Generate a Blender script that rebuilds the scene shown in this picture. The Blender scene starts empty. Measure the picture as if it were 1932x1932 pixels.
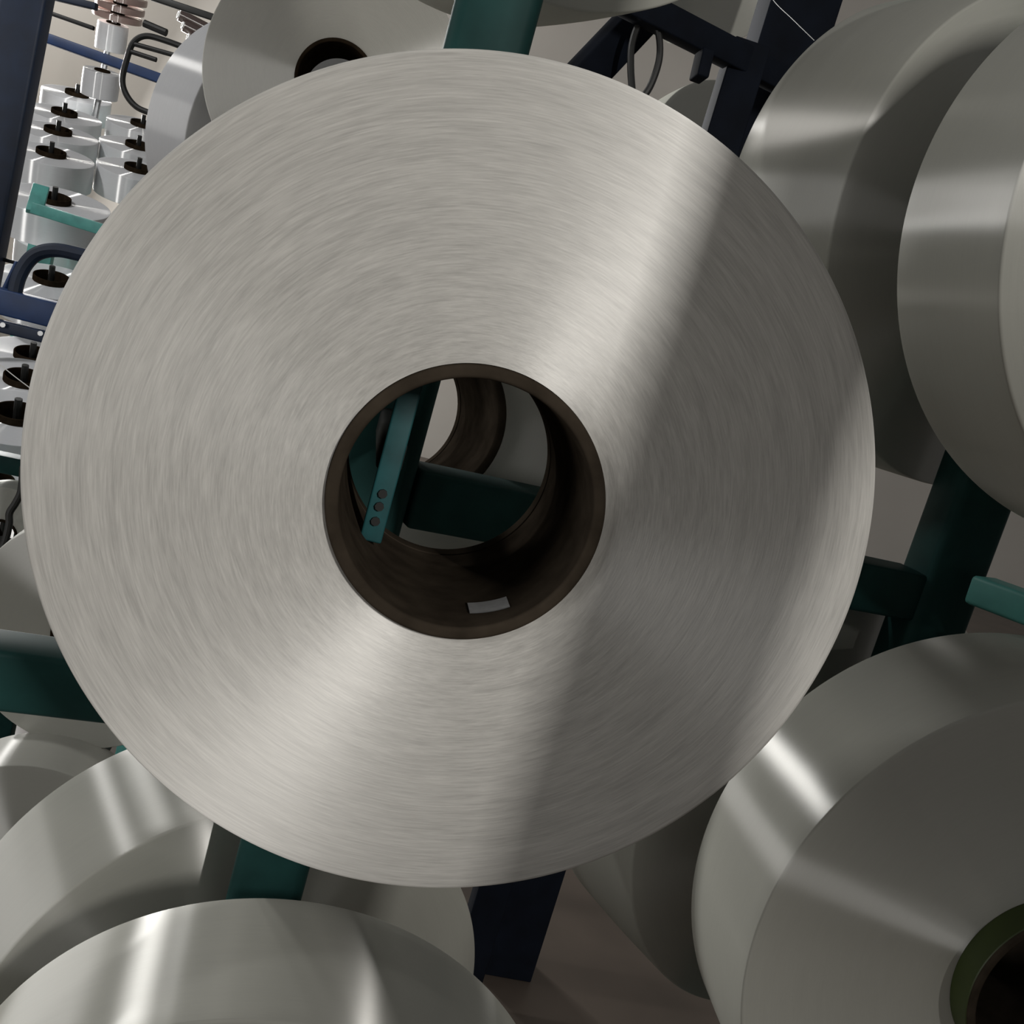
import bpy, bmesh, math, random
from mathutils import Vector, Matrix

random.seed(7)
scene = bpy.context.scene
col = scene.collection

# ------------------------------------------------------------------ camera
# creel coordinates: X along the frame, Y up, Z out towards the aisle; origin = front of the main package's tube
H = 1.25                                   # height of that origin above the floor

def W(p):                                  # creel point -> world point
    return Vector((p[0], -p[2], p[1] + H))

def WD(d):                                 # creel direction -> world direction
    return Vector((d[0], -d[2], d[1]))

CAM = (-0.05387, 0.07993, 0.41761)
RIGHT = (0.955496, 0.272237, 0.113642)
DOWN = (0.243159, -0.944910, 0.219131)
FWD = (0.167037, -0.181746, -0.969055)
F = 2050.0
cam_data = bpy.data.cameras.new('camera')
cam = bpy.data.objects.new('camera', cam_data)
col.objects.link(cam)
r_, u_, b_ = WD(RIGHT), -WD(DOWN), -WD(FWD)
cam.matrix_world = Matrix(((r_.x, u_.x, b_.x, 0), (r_.y, u_.y, b_.y, 0), (r_.z, u_.z, b_.z, 0), (0, 0, 0, 1)))
cam.location = W(CAM)
cam_data.sensor_width = 36
cam_data.lens = F / 1932 * 36
cam_data.clip_start = 0.02
scene.camera = cam

def at(px, py, depth):                     # a survey point: pixel of the photograph + distance along the lens axis
    a, b = (px - 966) / F * depth, (py - 966) / F * depth
    return Vector([CAM[i] + RIGHT[i] * a + DOWN[i] * b + FWD[i] * depth for i in range(3)])

# ------------------------------------------------------------------ world and lamps
world = bpy.data.worlds.new('world')
scene.world = world
world.use_nodes = True
bg = world.node_tree.nodes['Background']
bg.inputs['Color'].default_value = (1.0, 0.985, 0.95, 1)
bg.inputs['Strength'].default_value = 0.125

def area(name, loc, target, sx, sy, power, color):
    l = bpy.data.lights.new(name, 'AREA')
    l.shape = 'RECTANGLE'
    l.size, l.size_y = sx, sy
    l.energy = power
    l.color = color
    o = bpy.data.objects.new(name, l)
    col.objects.link(o)
    o.location = W(loc)
    o.rotation_euler = (W(target) - W(loc)).to_track_quat('-Z', 'Y').to_euler()
    return o

area('left_soft_light', (-2.2, 0.05, 0.72), (0, 0, -0.1), 0.9, 1.3, 15, (1.0, 0.985, 0.97))      # broad soft light added from the left; no doorway stands there
area('aisle_lamp', (1.32, 1.52, 3.45), (0, 0, 0), 0.045, 0.8, 86, (1.0, 0.97, 0.93))               # tube lamp across the aisle
area('hall_end_lamp', (-3.3, 0.75, -7.4), (0, -0.1, -0.2), 1.2, 1.1, 760, (1.0, 0.99, 0.97))     # bright end of the hall
area('fill_light', (-3.4, 1.9, -6.9), (-2.4, 0.6, -8.0), 0.3, 1.2, 27, (1.0, 0.98, 0.94))       # added to brighten the far wall
area('fill_light', (-2.9, 1.9, -1.6), (-1.5, 0, -4.2), 0.3, 0.3, 52, (1.0, 0.99, 0.98))         # added in front to brighten the far white packages

scene.view_settings.view_transform = 'Standard'
scene.view_settings.look = 'None'
scene.view_settings.exposure = 0.0
scene.view_settings.gamma = 1.0
scene.view_settings.use_curve_mapping = False

# ------------------------------------------------------------------ materials
def nt(name):
    m = bpy.data.materials.new(name)
    m.use_nodes = True
    t = m.node_tree
    t.nodes.clear()
    return m, t

def N(t, typ, **kw):
    n = t.nodes.new(typ)
    for k, v in kw.items():
        setattr(n, k, v)
    return n

def math_node(t, op, a, b=None):
    n = N(t, 'ShaderNodeMath', operation=op)
    for i, v in enumerate((a, b)):
        if v is None:
            continue
        if isinstance(v, (int, float)):
            n.inputs[i].default_value = v
        else:
            t.links.new(v, n.inputs[i])
    return n.outputs[0]

def yarn_material(name, colour, gloss=0.4, rough=0.42, groove=0.25, colvar=0.10, aniso=0.90):
    m, t = nt(name)
    out = N(t, 'ShaderNodeOutputMaterial')
    tc = N(t, 'ShaderNodeTexCoord')
    sep = N(t, 'ShaderNodeSeparateXYZ')
    t.links.new(tc.outputs['Object'], sep.inputs[0])
    x, y, z = sep.outputs
    rr = math_node(t, 'SQRT', math_node(t, 'ADD', math_node(t, 'MULTIPLY', x, x), math_node(t, 'MULTIPLY', y, y)))
    cx = math_node(t, 'DIVIDE', x, rr)
    cy = math_node(t, 'DIVIDE', y, rr)
    w = math_node(t, 'SUBTRACT', rr, z)

    def streak(k, s, detail):
        c = N(t, 'ShaderNodeCombineXYZ')
        t.links.new(math_node(t, 'MULTIPLY', cx, k), c.inputs[0])
        t.links.new(math_node(t, 'MULTIPLY', cy, k), c.inputs[1])
        t.links.new(math_node(t, 'MULTIPLY', w, s), c.inputs[2])
        n = N(t, 'ShaderNodeTexNoise')
        n.inputs['Scale'].default_value = 1.0
        n.inputs['Detail'].default_value = detail
        n.inputs['Roughness'].default_value = 0.65
        t.links.new(c.outputs[0], n.inputs['Vector'])
        return n.outputs['Fac']
    fine = streak(9.0, 1500.0, 3)
    mid = streak(3.0, 240.0, 3)
    mix = math_node(t, 'ADD', math_node(t, 'MULTIPLY', fine, 0.6), math_node(t, 'MULTIPLY', mid, 0.4))
    ramp = N(t, 'ShaderNodeValToRGB')
    lo = tuple(c * (1 - colvar) for c in colour)
    hi = tuple(min(1, c * (1 + colvar)) for c in colour)
    ramp.color_ramp.elements[0].position = 0.35
    ramp.color_ramp.elements[0].color = (*lo, 1)
    ramp.color_ramp.elements[1].position = 0.65
    ramp.color_ramp.elements[1].color = (*hi, 1)
    t.links.new(mix, ramp.inputs[0])
    bump = N(t, 'ShaderNodeBump')
    bump.inputs['Strength'].default_value = groove
    bump.inputs['Distance'].default_value = 0.0006
    t.links.new(mix, bump.inputs['Height'])
    dif = N(t, 'ShaderNodeBsdfDiffuse')
    t.links.new(ramp.outputs[0], dif.inputs['Color'])
    t.links.new(bump.outputs[0], dif.inputs['Normal'])
    gl = N(t, 'ShaderNodeBsdfAnisotropic', distribution='GGX')
    gl.inputs['Color'].default_value = (0.92, 0.91, 0.88, 1)
    gl.inputs['Roughness'].default_value = rough
    gl.inputs['Anisotropy'].default_value = aniso
    gl.inputs['Rotation'].default_value = ANISO_ROT
    tan = N(t, 'ShaderNodeTangent', direction_type='RADIAL', axis='Z')
    t.links.new(tan.outputs[0], gl.inputs['Tangent'])
    t.links.new(bump.outputs[0], gl.inputs['Normal'])
    mx = N(t, 'ShaderNodeMixShader')
    mx.inputs[0].default_value = gloss
    t.links.new(dif.outputs[0], mx.inputs[1])
    t.links.new(gl.outputs[0], mx.inputs[2])
    t.links.new(mx.outputs[0], out.inputs[0])
    return m

ANISO_ROT = 0.0

def paint(name, colour, rough=0.5, var=0.25, scale=30.0, bumpd=0.0, spec=0.5, metallic=0.0):
    m, t = nt(name)
    out = N(t, 'ShaderNodeOutputMaterial')
    p = N(t, 'ShaderNodeBsdfPrincipled')
    tc = N(t, 'ShaderNodeTexCoord')
    n = N(t, 'ShaderNodeTexNoise')
    n.inputs['Scale'].default_value = scale
    n.inputs['Detail'].default_value = 5
    t.links.new(tc.outputs['Object'], n.inputs['Vector'])
    ramp = N(t, 'ShaderNodeValToRGB')
    ramp.color_ramp.elements[0].position = 0.3
    ramp.color_ramp.elements[1].position = 0.7
    ramp.color_ramp.elements[0].color = (*[c * (1 - var) for c in colour], 1)
    ramp.color_ramp.elements[1].color = (*[min(1, c * (1 + var)) for c in colour], 1)
    t.links.new(n.outputs['Fac'], ramp.inputs[0])
    t.links.new(ramp.outputs[0], p.inputs['Base Color'])
    p.inputs['Roughness'].default_value = rough
    p.inputs['Specular IOR Level'].default_value = spec
    p.inputs['Metallic'].default_value = metallic
    if bumpd:
        b = N(t, 'ShaderNodeBump')
        b.inputs['Distance'].default_value = bumpd
        b.inputs['Strength'].default_value = 0.5
        t.links.new(n.outputs['Fac'], b.inputs['Height'])
        t.links.new(b.outputs[0], p.inputs['Normal'])
    t.links.new(p.outputs[0], out.inputs[0])
    return m

M = {
    'yarn_main': yarn_material('yarn_main', (0.60, 0.585, 0.545), gloss=0.28, rough=0.68, groove=0.2, colvar=0.19, aniso=0.78),
    'yarn': yarn_material('yarn', (0.50, 0.50, 0.445), gloss=0.40, rough=0.58, groove=0.06, colvar=0.04),
    'yarn_ridged': yarn_material('yarn_ridged', (0.50, 0.49, 0.44), gloss=0.40, rough=0.55, groove=0.4, colvar=0.06),
    'yarn_white': yarn_material('yarn_white', (0.70, 0.71, 0.73), gloss=0.25, rough=0.45, groove=0.05, colvar=0.04),
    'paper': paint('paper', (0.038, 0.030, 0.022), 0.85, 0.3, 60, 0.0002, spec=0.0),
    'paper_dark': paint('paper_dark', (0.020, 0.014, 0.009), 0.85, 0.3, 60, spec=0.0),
    'rose': paint('rose', (0.32, 0.20, 0.18), 0.4, 0.3, 60),
    'green': paint('green', (0.028, 0.042, 0.007), 0.5, 0.2, 40),
    'label': paint('label', (0.30, 0.30, 0.30), 0.5, 0.1, 300),
    'teal': paint('teal', (0.012, 0.045, 0.042), 0.55, 0.25, 25, 0.0002, spec=0.12),
    'teal_mid': paint('teal_mid', (0.010, 0.075, 0.080), 0.6, 0.3, 60),
    'teal_light': paint('teal_light', (0.085, 0.30, 0.27), 0.5, 0.2, 25, 0.0002),
    'navy_shaded': paint('navy_shaded', (0.003, 0.005, 0.010), 0.8, 0.3, 20, spec=0.15),  # dark blue paint, darkened further to carry the shade of its corner
    'blue': paint('blue', (0.006, 0.016, 0.042), 0.55, 0.3, 20),
    'blue_bright': paint('blue_bright', (0.012, 0.040, 0.13), 0.5, 0.25, 20),
    'dark': paint('dark', (0.012, 0.012, 0.011), 0.5, 0.3, 30),
    'floor': paint('floor', (0.070, 0.055, 0.044), 0.45, 0.22, 3.5, 0.0006),
    'wall': paint('wall', (0.50, 0.47, 0.43), 0.85, 0.06, 1.2),
    'steel': paint('steel', (0.35, 0.36, 0.37), 0.35, 0.2, 40, metallic=0.6),
    'thread': paint('thread', (0.7, 0.7, 0.68), 0.5, 0.05, 50),
}

# ------------------------------------------------------------------ mesh helpers
def mesh_obj(name, verts, faces, mat, parent=None, smooth=True, matrix=None):
    me = bpy.data.meshes.new(name)
    me.from_pydata([tuple(v) for v in verts], [], faces)
    me.materials.append(M[mat])
    bm = bmesh.new()
    bm.from_mesh(me)
    bmesh.ops.recalc_face_normals(bm, faces=bm.faces)
    bm.to_mesh(me)
    bm.free()
    if smooth:
        me.polygons.foreach_set('use_smooth', [True] * len(me.polygons))
        try:
            me.set_sharp_from_angle(angle=math.radians(32))
        except Exception:
            pass
    o = bpy.data.objects.new(name, me)
    col.objects.link(o)
    if matrix is not None:
        o.matrix_world = matrix
    if parent is not None:
        o.parent = parent
    return o

def lathe(profile, n):                     # closed profile of (r, z)
    vs, fs = [], []
    k = len(profile)
    for i in range(n):
        a = 2 * math.pi * i / n
        ca, sa = math.cos(a), math.sin(a)
        for r, z in profile:
            vs.append((r * ca, r * sa, z))
    for i in range(n):
        j = (i + 1) % n
        for q in range(k):
            q2 = (q + 1) % k
            fs.append((i * k + q, j * k + q, j * k + q2, i * k + q2))
    return vs, fs

def arc(cr, cz, r, a0, a1, n):
    return [(cr + r * math.cos(math.radians(a0 + (a1 - a0) * i / n)), cz + r * math.sin(math.radians(a0 + (a1 - a0) * i / n))) for i in range(n + 1)]

def frame_matrix(P, axis, up=(0, 1, 0)):   # local Z = axis, at creel point P
    z = WD(axis).normalized()
    y = WD(up)
    x = y.cross(z).normalized()
    y = z.cross(x)
    p = W(P)
    return Matrix(((x.x, y.x, z.x, p.x), (x.y, y.y, z.y, p.y), (x.z, y.z, z.z, p.z), (0, 0, 0, 1)))

def tag(o, label, cat, group=None, kind=None):
    if label:
        o['label'] = label
    if cat:
        o['category'] = cat
    if group:
        o['group'] = group
    if kind:
        o['kind'] = kind
    return o

def empty(name, matrix):
    o = bpy.data.objects.new(name, None)
    o.empty_display_size = 0.05
    col.objects.link(o)
    o.matrix_world = matrix
    return o

def beam(name, a, b, w, h, mat, parent=None, up=(0, 1, 0), bev=0.003):
    """box of width w (sideways) and height h (along up) from creel point a to b, with rounded corners"""
    A, B = W(a), W(b)
    d = (B - A)
    L = d.length
    d.normalize()
    u = WD(up)
    s = d.cross(u)
    if s.length < 1e-4:
        s = d.cross(Vector((0, 1, 0)))
    s.normalize()
    u = s.cross(d).normalized()
    bm = bmesh.new()
    bmesh.ops.create_cube(bm, size=1)
    for v in bm.verts:
        v.co = Vector((v.co.x * w, v.co.y * h, v.co.z * L))
    bmesh.ops.bevel(bm, geom=list(bm.edges), offset=min(bev, w * .3, h * .3), segments=3, affect='EDGES', profile=0.5)
    me = bpy.data.meshes.new(name)
    bm.to_mesh(me)
    bm.free()
    me.materials.append(M[mat])
    me.polygons.foreach_set('use_smooth', [True] * len(me.polygons))
    me.set_sharp_from_angle(angle=math.radians(40))
    o = bpy.data.objects.new(name, me)
    col.objects.link(o)
    c = (A + B) / 2
    mw = Matrix(((s.x, u.x, d.x, c.x), (s.y, u.y, d.y, c.y), (s.z, u.z, d.z, c.z), (0, 0, 0, 1)))
    if parent is not None:
        o.parent = parent
        o.matrix_parent_inverse = parent.matrix_world.inverted()
    o.matrix_world = mw
    return o

def rod(name, pts, r, mat, parent=None, n=10):
    """tube of radius r along creel points"""
    P = [W(p) for p in pts]
    vs, fs = [], []
    prev = None
    for i, p in enumerate(P):
        d = (P[min(i + 1, len(P) - 1)] - P[max(i - 1, 0)]).normalized()
        if prev is None:
            ref = Vector((0, 0, 1)) if abs(d.z) < .9 else Vector((1, 0, 0))
            s = d.cross(ref).normalized()
        else:
            s = (prev - d * prev.dot(d)).normalized()
        prev = s
        t = d.cross(s)
        for k in range(n):
            a = 2 * math.pi * k / n
            vs.append(p + (s * math.cos(a) + t * math.sin(a)) * r)
    for i in range(len(P) - 1):
        for k in range(n):
            k2 = (k + 1) % n
            fs.append((i * n + k, i * n + k2, (i + 1) * n + k2, (i + 1) * n + k))
    fs.append(tuple(range(n)))
    fs.append(tuple((len(P) - 1) * n + k for k in range(n)))
    c = sum(P, Vector()) / len(P)
    o = mesh_obj(name, [v - c for v in vs], fs, mat)
    mw = Matrix.Translation(c)
    if parent is not None:
        o.parent = parent
        o.matrix_parent_inverse = parent.matrix_world.inverted()
    o.matrix_world = mw
    return o

def smooth_path(ctrl, n=8):                # Catmull-Rom through creel points
    P = [Vector(p) for p in ctrl]
    P = [P[0] * 2 - P[1]] + P + [P[-1] * 2 - P[-2]]
    out = []
    for i in range(1, len(P) - 2):
        for k in range(n):
            t = k / n
            a, b, c, d = P[i - 1], P[i], P[i + 1], P[i + 2]
            out.append(0.5 * ((2 * b) + (c - a) * t + (2 * a - 5 * b + 4 * c - d) * t * t + (3 * b - a - 3 * c + d) * t ** 3))
    out.append(P[-2])
    return out

# ------------------------------------------------------------------ yarn packages
_cache = {}

def yarn_mesh(R, w, n, mat, r0=0.0555, dish=0.0, bulge=0.001, edge=0.0018):
    key = (R, w, n, mat, r0, dish)
    if key not in _cache:
        prof = [(r0, -0.0005)]
        for i in range(1, 12):
            t = i / 12
            prof.append((r0 + (R - edge - r0) * t, dish * math.sin(math.pi * t)))
        prof += arc(R - edge, -edge, edge, 90, 0, 4)
        for i in range(1, 10):
            t = i / 10
            prof.append((R + bulge * math.sin(math.pi * t), -edge - (w - 2 * edge) * t))
        prof += arc(R - edge, -w + edge, edge, 0, -90, 4)
        prof += [(r0 + (R - edge - r0) * 0.5, -w), (r0, -w)]
        vs, fs = lathe(prof, n)
        o = mesh_obj('yarn_winding', vs, fs, mat)
        _cache[key] = o.data
        bpy.data.objects.remove(o)
    return _cache[key]

def tube_mesh(z0, z1, n, mat, ri=0.05, ro=0.0553):
    key = ('tube', z0, z1, n, mat, ri, ro)
    if key not in _cache:
        e = 0.0016
        prof = arc(ro - e, z0 - e, e, 0, 90, 4) + arc(ri + e, z0 - e, e, 90, 180, 4)
        prof += [(ri, z0 - 0.03), (ri, z1 + 0.014), (ri + 0.0008, z1 + 0.0135), (ri + 0.0008, z1 + 0.012), (ri, z1 + 0.0115)]
        prof += arc(ri + e, z1 + e, e, 180, 270, 4) + arc(ro - e, z1 + e, e, 270, 360, 4)
        vs, fs = lathe(prof, n)
        o = mesh_obj('paper_tube', vs, fs, mat)
        _cache[key] = o.data
        bpy.data.objects.remove(o)
    return _cache[key]

def child(name, data, parent):
    o = bpy.data.objects.new(name, data)
    col.objects.link(o)
    o.parent = parent
    return o

def package(P, axis, R, w, label, mat='yarn', tube='paper', n=160, group=None, over=0.003, back=0.012, dish=0.0, ri=0.05):
    root = empty('yarn_package', frame_matrix(P, axis))
    tag(root, label, 'yarn package', group)
    child('yarn_winding', yarn_mesh(R, w, n, mat, r0=ri + 0.0055, dish=dish), root)
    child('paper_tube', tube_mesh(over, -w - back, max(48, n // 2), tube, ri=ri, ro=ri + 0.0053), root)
    return root

# ------------------------------------------------------------------ setting: floor and walls
def slab(name, x0, x1, y0, y1, z0, z1, mat):
    vs = [W((x, y, z)) for x in (x0, x1) for y in (y0, y1) for z in (z0, z1)]
    fs = [(0, 1, 3, 2), (4, 6, 7, 5), (0, 4, 5, 1), (2, 3, 7, 6), (0, 2, 6, 4), (1, 5, 7, 3)]
    o = mesh_obj(name, vs, fs, mat, smooth=False)
    o['kind'] = 'structure'
    return o

slab('floor', -9, 9, -H - 0.1, -H, -8.1, 6, 'floor')
slab('wall_back', -9, 9, -H, 5.5, -8.1, -8.0, 'wall')

# ------------------------------------------------------------------ near creel frame
LDIR = Vector((0.979, 0.0, -0.203))        # direction in which the creel runs

creel = empty('creel_frame', frame_matrix((-0.031, -H, -0.19), (0, 0, 1)))
tag(creel, 'dark teal steel creel frame with square posts carrying the large pale yarn packages', 'creel frame')

def along(p, d, y=None):
    q = Vector(p) + LDIR * d
    if y is not None:
        q.y = y
    return q

POST_A = Vector((-0.031, 0, -0.192))
POST_B = Vector((0.382, 0, -0.292))
for p in (POST_A, POST_B):
    beam('post', (p.x, -H + 0.02, p.z), (p.x, 1.05, p.z), 0.0435, 0.043, 'teal', creel, up=(0, 0, 1), bev=0.007)
    beam('foot', (p.x, -H + 0.02, p.z - 0.35), (p.x, -H + 0.02, p.z + 0.35), 0.05, 0.04, 'teal', creel)
# crossbar between the posts, seen through the tube
def crossbar(a, b, y, w, h, mat='teal'):
    return beam('crossbar', (a[0], y, a[2]), (b[0], y, b[2]), w, h, mat, creel, bev=0.003)

crossbar(POST_A + Vector((0.02, 0, 0)), POST_B - Vector((0.02, 0, 0)), -0.0385, 0.034, 0.034)
lend = along(POST_A, -1.1)
crossbar(POST_A - Vector((0.02, 0, 0)), lend, -0.181, 0.034, 0.034)
crossbar(POST_A - Vector((0.02, 0, 0)), lend, -0.95, 0.034, 0.034)
crossbar(POST_A + Vector((0.02, 0, 0)), POST_B - Vector((0.02, 0, 0)), 0.95, 0.034, 0.034)
crossbar(POST_A + Vector((0.02, 0, 0)), POST_B - Vector((0.02, 0, 0)), -0.95, 0.034, 0.034)
beam('post', (lend.x, -H + 0.02, lend.z), (lend.x, 0.0, lend.z), 0.0435, 0.043, 'teal', creel, up=(0, 0, 1), bev=0.007)

def holder(P, axis, post):
    """arm from the post into the tube with an upright spring strip pressing on the tube wall"""
    ax = Vector(axis).normalized()
    side = Vector((0, 1, 0)).cross(ax).normalized()
    c = Vector(P) - ax * 0.062 - side * 0.030
    d = Vector((post.x, P[1], post.z))
    arm = beam('peg', c - ax * 0.006, d, 0.012, 0.016, 'dark', creel)
    strip = beam('spring_strip', c + Vector((0, -0.039, 0)), c + Vector((0, 0.039, 0)), 0.010, 0.0035, 'teal_mid', creel, up=tuple(ax), bev=0.001)
    for dy in (-0.016, -0.022, -0.029):
        s = rod('screw', [c + Vector((0, dy, 0)) + ax * 0.001, c + Vector((0, dy, 0)) + ax * 0.0032], 0.0021, 'dark', n=8)
        mw = s.matrix_world.copy()
        s.parent = strip
        s.matrix_parent_inverse = strip.matrix_world.inverted()
        s.matrix_world = mw

# front packages point straight out; rear ones are turned along the creel
FRONT = (0, 0, 1)
REAR = (0.41, 0, 1)

holder((0, 0, 0), FRONT, POST_A)
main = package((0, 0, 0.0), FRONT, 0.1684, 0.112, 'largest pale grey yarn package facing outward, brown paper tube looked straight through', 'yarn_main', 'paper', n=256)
# small label stuck inside the tube
vs, fs = [], []
na = 10
for k, rr in enumerate((0.0497, 0.0494)):
    for i in range(na + 1):
        a = math.radians(-72 + (19.5) * i / na)
        for j in range(2):
            sh = 0.0065 * (i / na)
            z = (-0.0285 if j == 0 else -0.0145) + sh * (0.6)
            vs.append((rr * math.cos(a), rr * math.sin(a), z))
for i in range(na):
    q = i * 2
    fs.append((q, q + 1, q + 3, q + 2))
    b = (na + 1) * 2
    fs.append((b + q, b + q + 2, b + q + 3, b + q + 1))
lab = mesh_obj('paper_label', vs, fs, 'label')
lab.parent = main
lab['label'] = 'small white paper label stuck inside the brown tube'

# right column (recessed)
pD = package((0.4008, 0.2103, -0.0966), FRONT, 0.1736, 0.1112, 'pale yarn package on the right-hand creel post, front one of the upper pair', 'yarn', n=200)
pC = package((0.3689, 0.2104, -0.3299), REAR, 0.173, 0.1106, 'pale yarn package behind the right-hand creel post, rear one of the upper pair', 'yarn', n=200)
pF = package((0.4197, -0.2153, -0.109), FRONT, 0.1818, 0.1066, 'pale yarn package with a green sleeve on its protruding tube', 'yarn', n=200, over=0.0195)
pE = package((0.3774, -0.2238, -0.3293), REAR, 0.1807, 0.1103, 'pale yarn package half hidden behind the package with the green tube sleeve', 'yarn', n=200)
pH = package((0.0009, -0.4447, -0.0344), FRONT, 0.1783, 0.1021, 'pale yarn package below the large one, front of the lower pair on the same post', 'yarn', n=200)
pG = package((-0.0202, -0.448, -0.2471), REAR, 0.1803, 0.1138, 'pale glossy yarn package behind the post, rear of the lower pair, two bright streaks', 'yarn', n=200)
pB = package((-0.0208, 0.4304, -0.247), REAR, 0.1823, 0.112, 'pale yarn package behind the bare top of the teal post', 'yarn', n=160)
pR = package((-0.012, 0.0, -0.247), (0.12, 0.10, 1), 0.175, 0.112, 'pale yarn package hidden behind the largest one, its tube seen through the front tube', 'yarn', n=160)
for p, ax, post in (((0.4008, 0.2103, -0.0966), FRONT, POST_B), ((0.4197, -0.2153, -0.109), FRONT, POST_B), ((0.0009, -0.4447, -0.0344), FRONT, POST_A)):
    holder(p, ax, post)
def rear_peg(P, w, post):
    ax = Vector(REAR).normalized()
    a = Vector(P) - ax * (w * 0.7)
    b = Vector((post.x, P[1], post.z))
    rod('peg', [b, Vector(P) + Vector((0.0, -0.042, 0)) , a + Vector((0, -0.042, 0))], 0.007, 'dark', creel)
for P, post in (((0.3689, 0.2104, -0.3299), POST_B), ((0.3774, -0.2238, -0.3293), POST_B), ((-0.0202, -0.448, -0.2471), POST_A), ((-0.0208, 0.4304, -0.247), POST_A), ((-0.012, 0.0, -0.247), POST_A)):
    rear_peg(P, 0.112, post)
# green band around F's tube
vs, fs = lathe([(0.0553, 0.0), (0.0558, 0.0), (0.0558, 0.0172), (0.0553, 0.0178)], 96)
gb = mesh_obj('green_band', vs, fs, 'green')
gb.parent = pF
gb['label'] = 'green sleeve on the protruding end of the tube'
# light teal rail to the right of the right-hand post
beam('rail', at(1845, 1112, 0.74), at(2150, 1225, 0.66), 0.03, 0.020, 'teal_light', creel)


# ------------------------------------------------------------------ creel across the aisle (behind the camera): its post shades the large package; its packages are added light blockers
OPX, OPZ = 0.496, 1.12
opp = empty('creel_frame', frame_matrix((OPX, -H, OPZ), (0, 0, 1)))
tag(opp, 'dark teal creel post standing across the aisle from the yarn packages', 'creel frame')
beam('post', (OPX, -H + 0.02, OPZ), (OPX, 1.3, OPZ), 0.052, 0.043, 'teal', opp, up=(0, 0, 1), bev=0.004)
beam('foot', (OPX, -H + 0.02, OPZ - 0.3), (OPX, -H + 0.02, OPZ + 0.3), 0.05, 0.04, 'teal', opp)
for (ox, oy), t_ in (((0.40, 0.075), 'lower one beside the post'), ((0.735, 0.42), 'upper one beyond the post')):
    package((ox, oy, 0.94), (0, 0, -1), 0.176, 0.112, 'light-blocking yarn package added across the aisle, ' + t_, 'yarn', 'paper', n=96, group='added packages across the aisle')  # unseen, added to keep the aisle lamp off parts of the near packages
    rod('peg', [(OPX, oy - 0.042, OPZ), (ox, oy - 0.042, OPZ - 0.03), (ox, oy - 0.042, 0.97)], 0.007, 'dark', opp)

# ------------------------------------------------------------------ second creel, about a metre behind the first
def plumb(px, py, depth):
    return at(px, py, depth)

pA = package(at(632, 152, 1.5), FRONT, 0.179, 0.112, 'pale yarn package with fine ridges on its face, hanging behind the bright teal-edged post', 'yarn_ridged', 'paper_dark', n=128)
pW = package(at(548, 292, 1.84), (1.0, -0.1, 1), 0.206, 0.112, 'bright white yarn package peeping out behind the ridged one', 'yarn_white', 'paper_dark', n=128)
pL = package(at(169, 1201, 1.6), FRONT, 0.178, 0.112, 'pale yarn package crossed by the teal crossbar, its dark tube mouth just showing', 'yarn', 'paper_dark', n=128)
pJ = package(at(42, 1660, 1.56), FRONT, 0.178, 0.112, 'pale yarn package low down beside the glossy two-streaked one, tube out of sight', 'yarn', 'paper_dark', n=128)
creel2 = empty('creel_frame', frame_matrix((-0.28, -H, -1.45), (0, 0, 1)))
tag(creel2, 'greyish teal creel frame standing behind the first row of packages', 'creel frame')
for q in (pA, pW, pL, pJ):
    pass
def back_bar(y, x0, x1, z, h=0.04):
    return beam('crossbar', (x0, y, z), (x1, y, z), 0.03, h, 'teal_light', creel2)
def back_post(x, z, top):
    return beam('post', (x, -H, z), (x, top, z), 0.045, 0.04, 'teal_light', creel2, up=(0, 0, 1))
a_ = at(632, 152, 1.5)
l_ = at(169, 1201, 1.6)
j_ = at(42, 1660, 1.56)
ZB = a_.z - 0.64
back_post(a_.x + 0.24, ZB, 0.6)
back_post(-1.0, ZB, -0.55)
lo = at(120, 1400, 1.97)
back_bar(lo.y, -1.0, a_.x + 0.24, ZB, 0.09)
for p in (a_, l_, j_):
    rod('peg', [Vector((p.x, p.y - 0.042, p.z - 0.03)), Vector((p.x, p.y - 0.042, ZB))], 0.007, 'dark', creel2)
w_ = at(548, 292, 1.84)
wa = Vector((1.0, -0.1, 1)).normalized()
wo = w_ + Vector((0, -0.040, 0))
rod('peg', [wo - wa * 0.03, wo - wa * 0.22, Vector(((wo - wa * 0.22).x, lo.y, ZB))], 0.007, 'dark', creel2)
beam('riser', (l_.x, lo.y, ZB), (l_.x, l_.y, ZB), 0.03, 0.03, 'teal_light', creel2, up=(0, 0, 1))
beam('riser', (j_.x, -H, ZB), (j_.x, lo.y, ZB), 0.03, 0.03, 'teal_light', creel2, up=(0, 0, 1))
beam('riser', (a_.x, lo.y, ZB), (a_.x, a_.y + 0.1, ZB), 0.03, 0.03, 'teal_light', creel2, up=(0, 0, 1))

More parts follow.
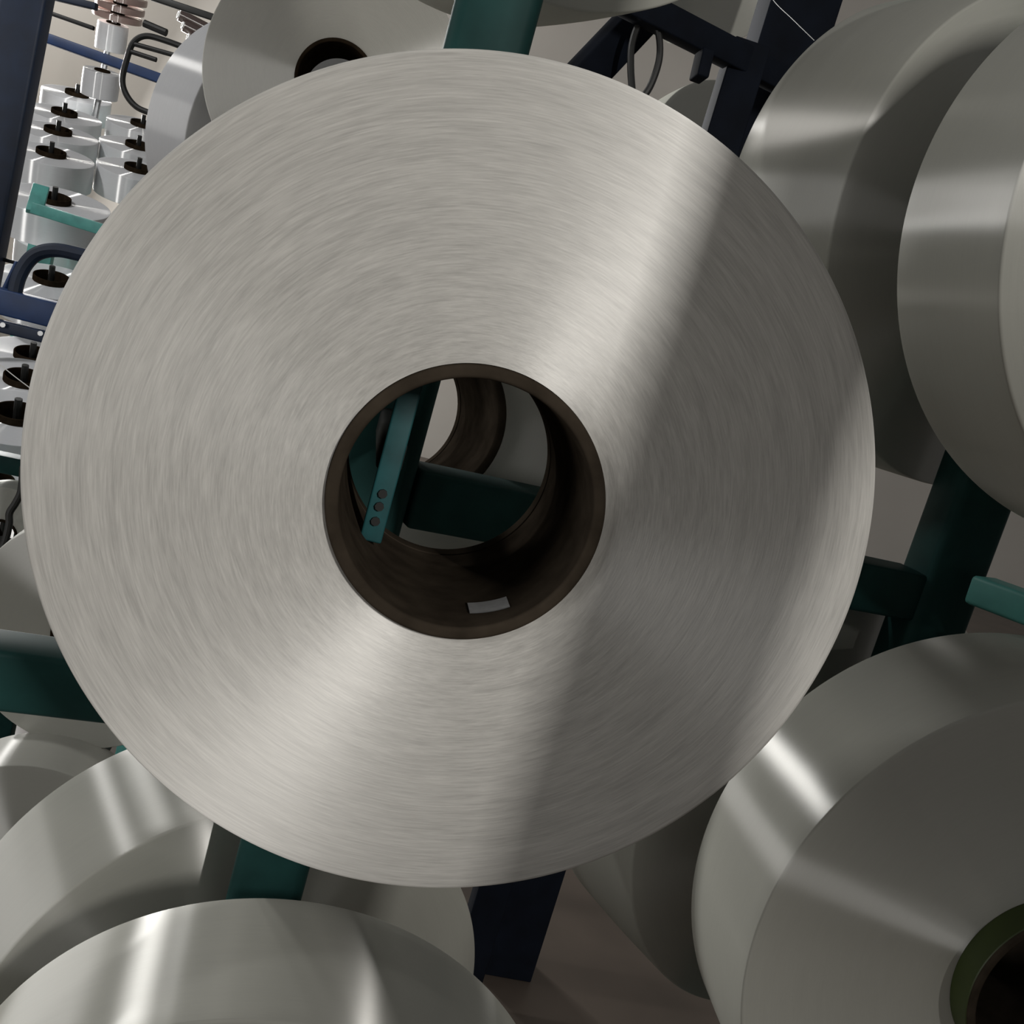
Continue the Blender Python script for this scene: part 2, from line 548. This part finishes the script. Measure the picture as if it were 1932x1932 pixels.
# ------------------------------------------------------------------ dark blue trolley at the upper right
blue = empty('trolley_frame', frame_matrix((0.35, -H, -1.4), (0, 0, 1)))
tag(blue, 'dark blue trolley frame with a bent wire hook, in the gap above the large package', 'trolley')
def level(px, py, Y):                      # point on a pixel ray at height Y
    q1 = at(px, py, 1.0)
    t = (Y - CAM[1]) / (q1.y - CAM[1])
    return at(px, py, t)
bp = at(1378, 200, 1.8)
beam('post', (bp.x, -H, bp.z), (bp.x, bp.y + 0.10, bp.z), 0.062, 0.05, 'navy_shaded', blue, up=(0, 0, 1))
hb = at(1420, 125, 1.8)
h0 = level(1215, 18, hb.y)
h1 = level(1600, 215, hb.y)
beam('top_rail', h0 + (h0 - hb) * 0.25, h1, 0.04, 0.042, 'navy_shaded', blue)
bk = at(1490, 60, 1.95)
beam('corner_post', (bk.x, -H, bk.z), (bk.x, bk.y + 0.4, bk.z), 0.125, 0.09, 'navy_shaded', blue, up=(0, 0, 1))
beam('brace', at(1232, 8, 1.76), at(1060, 190, 1.70), 0.03, 0.062, 'navy_shaded', blue)
rod('wire_hook', smooth_path([at(x, y, 1.68) for x, y in ((1194, 185), (1190, 130), (1192, 85), (1205, 48), (1226, 40), (1242, 62), (1244, 110), (1228, 160), (1205, 195))]), 0.0055, 'dark', blue)
beam('gusset', at(1330, 98, 1.72), at(1318, 150, 1.72), 0.02, 0.035, 'navy_shaded', blue)
pb = package(at(1345, 285, 2.4), (0.15, 0.1, 1), 0.15, 0.11, 'greyish yarn package half hidden behind the dark blue trolley post', 'yarn', 'paper_dark', n=96)
pt = package(at(1350, -110, 2.3), (0.1, -0.1, 1), 0.20, 0.11, 'dim yarn package above the dark blue trolley rail', 'yarn', 'paper_dark', n=96)
for q, top in ((at(1345, 285, 2.4), 0.1), (at(1350, -110, 2.3), 0.1)):
    rod('peg', [q + Vector((0, -0.042, -0.02)), q + Vector((0, -0.042, -0.2)), Vector((bk.x, q.y - 0.042, bk.z - 0.02))], 0.008, 'dark', blue)

# loose thread
th = rod('yarn_end', smooth_path([at(1440, -30, 1.2), at(1462, 4, 1.15), at(1495, 36, 1.08), at(1536, 76, 0.98)], 6), 0.0003, 'thread', n=6)
tag(th, 'single loose thread hanging in front of the dark blue trolley', 'thread')
th2 = rod('yarn_end', smooth_path([at(-10, 680, 1.5), at(10, 696, 1.5), at(30, 712, 1.5), at(70, 742, 1.5)], 6), 0.0007, 'thread', n=6)
tag(th2, 'single pale thread stretched past the far white packages', 'thread')

# ------------------------------------------------------------------ far rack with white packages on upright pegs
TH = math.radians(15)
UPT = Vector((0, math.cos(TH), math.sin(TH)))
rack = empty('bobbin_rack', frame_matrix((-1.4, -H, -4.3), (0, 0, 1)))
tag(rack, 'light teal bobbin rack with sloping rails under the far white packages', 'rack')
p0 = at(97, 283, 4.2)
def on_tray(px, py, ref):
    q1 = at(px, py, 1.0) - Vector(CAM)
    t = (ref - Vector(CAM)).dot(UPT) / q1.dot(UPT)
    return Vector(CAM) + q1 * t
def upright(T, R, label, group, mat='yarn_white', tube='paper_dark', w=0.11, peg=True, n=64, frame=None):
    P = T - UPT * 0.018
    pk = package(P, UPT, R, w, label, mat, tube, n=n, group=group, over=0.018)
    if peg:
        rod('peg', [P - UPT * (w + 0.06), P + UPT * 0.05], 0.010, 'dark', frame or rack, n=8)
    return pk
GRP = 'white packages on the far rack'
c1 = [on_tray(x, y, p0) for x, y in ((97, 283), (110, 242), (122, 208), (146, 172))]
c2 = [on_tray(x, y, p0) for x, y in ((262, 313), (262, 270), (270, 230))]
for T, t_ in zip(c1, ('nearest to the light teal bar', 'second from the light teal bar', 'third from the light teal bar', 'furthest from the light teal bar')):
    upright(T, 0.160, 'white yarn package in the far row, ' + t_, GRP)
for T, t_ in zip(c2, ('the lowest of three', 'the middle one of three', 'the highest of three')):
    upright(T, 0.160, 'white yarn package beside the bright white one, ' + t_ + ' in that row', GRP)
for c in (c1, c2):
    d = (c[-1] - c[0]).normalized()
    a, b = c[0] - d * 0.25 - UPT * 0.19, c[-1] + d * 0.3 - UPT * 0.19
    beam('rail', a, b, 0.05, 0.04, 'teal_light', rack)
    for q in (a + d * 0.1, b - d * 0.1):
        beam('leg', (q.x, -H, q.z), (q.x, q.y - 0.01, q.z), 0.04, 0.04, 'teal_light', rack, up=(0, 0, 1))
# nearer package on the rack's outrigger with the light teal bar above it
T5 = at(103, 370, 3.75)
upright(T5, 0.186, 'white yarn package under a light teal bar, in front of the far rack', None)
o1, o2 = at(62, 392, 3.45), at(230, 445, 3.45)
beam('bar', o1, o2, 0.03, 0.036, 'teal_light', rack)
beam('bar_end', at(78, 352, 3.5), at(64, 402, 3.45), 0.05, 0.02, 'teal_light', rack)
beam('leg', (o2.x, -H, o2.z), (o2.x, o2.y, o2.z), 0.04, 0.04, 'teal_light', rack, up=(0, 0, 1))
q5 = T5 - UPT * 0.19
beam('leg', (q5.x, -H, q5.z), (q5.x, q5.y, q5.z), 0.04, 0.04, 'teal_light', rack, up=(0, 0, 1))

# low rack: packages further down at the left edge
low = empty('bobbin_rack', frame_matrix((-1.0, -H, -2.9), (0, 0, 1)))
tag(low, 'dark teal bobbin rack under the lower white packages by the blue hook', 'rack')
GRP2 = 'white packages on the lower rack'
lows = [(at(97, 520, 3.5), 'white yarn package framed by the curve of the blue bent tube'),
        (at(62, 664, 3.4), 'white yarn package just under the two blue rails'),
        (at(46, 708, 3.1), 'white yarn package crossed by the pale loose thread'),
        (at(33, 774, 2.75), 'white yarn package standing just above the dark teal rail'),
        (at(107, 450, 4.6), 'dim white yarn package just above the blue bent tube')]
for T, t_ in lows:
    upright(T, 0.160, t_, GRP2, frame=low)
    q = T - UPT * 0.19
    k = Vector((q.x, q.y, q.z - 0.26))
    beam('arm', q, k, 0.035, 0.03, 'teal', low)
    beam('leg', (k.x, -H, k.z), k, 0.04, 0.04, 'teal', low, up=(0, 0, 1))
tb0, tb1 = at(-120, 846, 2.35), at(120, 896, 2.35)
beam('rail', tb0, tb1, 0.05, 0.038, 'teal', low)
for q in (tb0 + (tb1 - tb0) * 0.05, tb0 + (tb1 - tb0) * 0.95):
    beam('leg', (q.x, -H, q.z), (q.x, q.y, q.z), 0.04, 0.04, 'teal', low, up=(0, 0, 1))
qk = package(at(-2, 905, 2.6), UPT, 0.062 * 1.3, 0.05, 'small white spool just under the dark teal rail', 'yarn_white', 'paper_dark', n=64, ri=0.03)
qm = package(at(0, 1010, 2.3), FRONT, 0.105, 0.08, 'small grey yarn package behind the black hook rod', 'yarn', 'paper_dark', n=64, ri=0.03)
for q in (at(-2, 905, 2.6), at(0, 1010, 2.3)):
    rod('peg', [q + Vector((0, -0.02, -0.03)), Vector((q.x, q.y - 0.06, q.z - 0.12)), Vector((q.x, -H, q.z - 0.12))], 0.012, 'dark', low, n=8)

# ------------------------------------------------------------------ blue trolley at the left edge
bt = empty('trolley_frame', frame_matrix((-0.95, -H, -1.7), (0, 0, 1)))
tag(bt, 'blue trolley frame with thick post, bent tube hook and cross rails', 'trolley')
b0 = at(45, 40, 2.1)
beam('post', (b0.x, -H, b0.z), (b0.x, b0.y + 0.5, b0.z), 0.082, 0.06, 'blue', bt, up=(0, 0, 1), bev=0.006)
m0, m1 = at(-60, 552, 1.9), at(140, 603, 1.9)
beam('rail', m0, m1, 0.04, 0.044, 'blue_bright', bt)
beam('rail', at(-60, 600, 1.88), at(130, 646, 1.88), 0.03, 0.020, 'blue', bt)
rod('bent_tube', smooth_path([at(x, y, 1.9) for x, y in ((24, 575), (36, 522), (62, 484), (100, 472), (150, 480), (230, 502))]), 0.0125, 'blue', bt)
beam('bracket', at(40, 497, 1.92), at(14, 552, 1.92), 0.008, 0.022, 'blue_bright', bt)
rod('tie_rod', [at(-30, 480, 2.2), at(45, 500, 2.2)], 0.004, 'dark', bt)
for x, y in ((4, 613), (75, 629)):
    rod('bolt', [at(x, y, 1.87), at(x + 1, y, 1.855)], 0.0045, 'steel', bt, n=8)
rp0, rp1 = at(42, 58, 2.95), at(404, 118, 2.95)
for q in (rp0, rp1):
    beam('post', (q.x, -H, q.z), (q.x, q.y + 0.18, q.z), 0.03, 0.03, 'blue', bt, up=(0, 0, 1))
r0, r1 = at(40, 55, 2.93), at(382, 177, 2.93)
beam('rail', r0, r1, 0.03, 0.026, 'blue_bright', bt)
beam('rail', at(52, 10, 2.95), at(178, 54, 2.95), 0.012, 0.011, 'dark', bt)
beam('rail', at(50, -18, 2.95), at(183, 13, 2.95), 0.02, 0.018, 'blue', bt)
rod('wire_hook', smooth_path([at(x, y, 2.7) for x, y in ((290, 216), (258, 202), (238, 178), (231, 150), (240, 110), (252, 80), (275, 68), (310, 76), (370, 98), (400, 108))]), 0.0075, 'dark', bt)
rod('tie_rod', [at(250, 82, 2.7), at(328, 104, 2.7)], 0.006, 'dark', bt)
rod('tie_rod', [at(243, 96, 2.7), at(295, 113, 2.7)], 0.006, 'dark', bt)
rod('tie_rod', [at(272, 44, 2.9), at(314, 62, 2.9)], 0.010, 'dark', bt)
beam('rail', at(285, -6, 2.97), at(430, 42, 2.97), 0.015, 0.018, 'dark', bt)
rod('cable', smooth_path([at(x, y, 1.95) for x, y in ((-10, 1062), (8, 1025), (17, 990), (18, 968), (30, 948), (40, 925), (44, 880))]), 0.0065, 'dark', bt)

# ------------------------------------------------------------------ far coloured bobbins, top left
far = empty('bobbin_rack', frame_matrix((-1.6, -H, -5.6), (0, 0, 1)))
tag(far, 'thin steel bobbin stand carrying the rose coloured bobbins', 'rack')
def small(T, R, w, mat, label, group, tube='paper_dark', ri=0.02, axis=None):
    return package(T, axis or UPT, R, w, label, mat, tube, n=64, group=group, over=0.006, back=0.004, ri=ri)
M['yarn_rose'] = yarn_material('yarn_rose', (0.40, 0.27, 0.24), gloss=0.4, rough=0.3, groove=0.1, colvar=0.05)
M['yarn_plum'] = yarn_material('yarn_plum', (0.10, 0.065, 0.06), gloss=0.3, rough=0.35, groove=0.1, colvar=0.05)
ws = small(at(214, 44, 5.5), 0.075, 0.13, 'yarn_white', 'narrow gleaming white bobbin under the rose coloured ones', None, ri=0.03)
rs = []
for x, y, t_ in ((222, 25, 'lowest of the stack, resting on the gleaming white one'), (227, 8, 'second of the stack above the gleaming white one'), (232, -10, 'top of the stack')):
    T = at(x, y, 5.5)
    rs.append(T)
    small(T, 0.12, 0.028, 'yarn_rose', 'flat rose coloured bobbin, ' + t_, 'rose coloured bobbins', ri=0.03)
wb = at(193, 134, 5.0)
small(wb, 0.082, 0.115, 'yarn_white', 'short white bobbin just below the bright blue rail', None, ri=0.03)
rod('spindle', [at(205, 85, 5.5), at(236, -40, 5.5)], 0.012, 'steel', far)
q = at(205, 85, 5.5)
rod('stand', [Vector((q.x, q.y, q.z)), Vector((q.x, -H, q.z))], 0.015, 'steel', far)
rod('stand', [wb - UPT * 0.10, Vector((wb.x, -H, wb.z - 0.05))], 0.015, 'steel', far)
for x, y, t_ in ((338, 28, 'topmost'), (346, 48, 'second from the top'), (356, 70, 'third from the top'), (364, 90, 'lowest')):
    T = at(x, y, 4.6)
    ax = Vector((-0.9, 0.1, 0.45))
    small(T, 0.024, 0.14, 'yarn_plum', 'dark plum bobbin with a pale core end, ' + t_ + ' of the far column', 'plum bobbins', tube='thread', ri=0.010, axis=ax)
e0, e1 = [at(x, y, 4.6) + Vector((0.9, -0.1, -0.45)).normalized() * 0.150 for x, y in ((338, 28), (364, 90))]
rod('stand', [e0 + (e0 - e1) * 0.2, e1 + (e1 - e0) * 0.1, Vector((e1.x, -H, e1.z))], 0.012, 'steel', far)
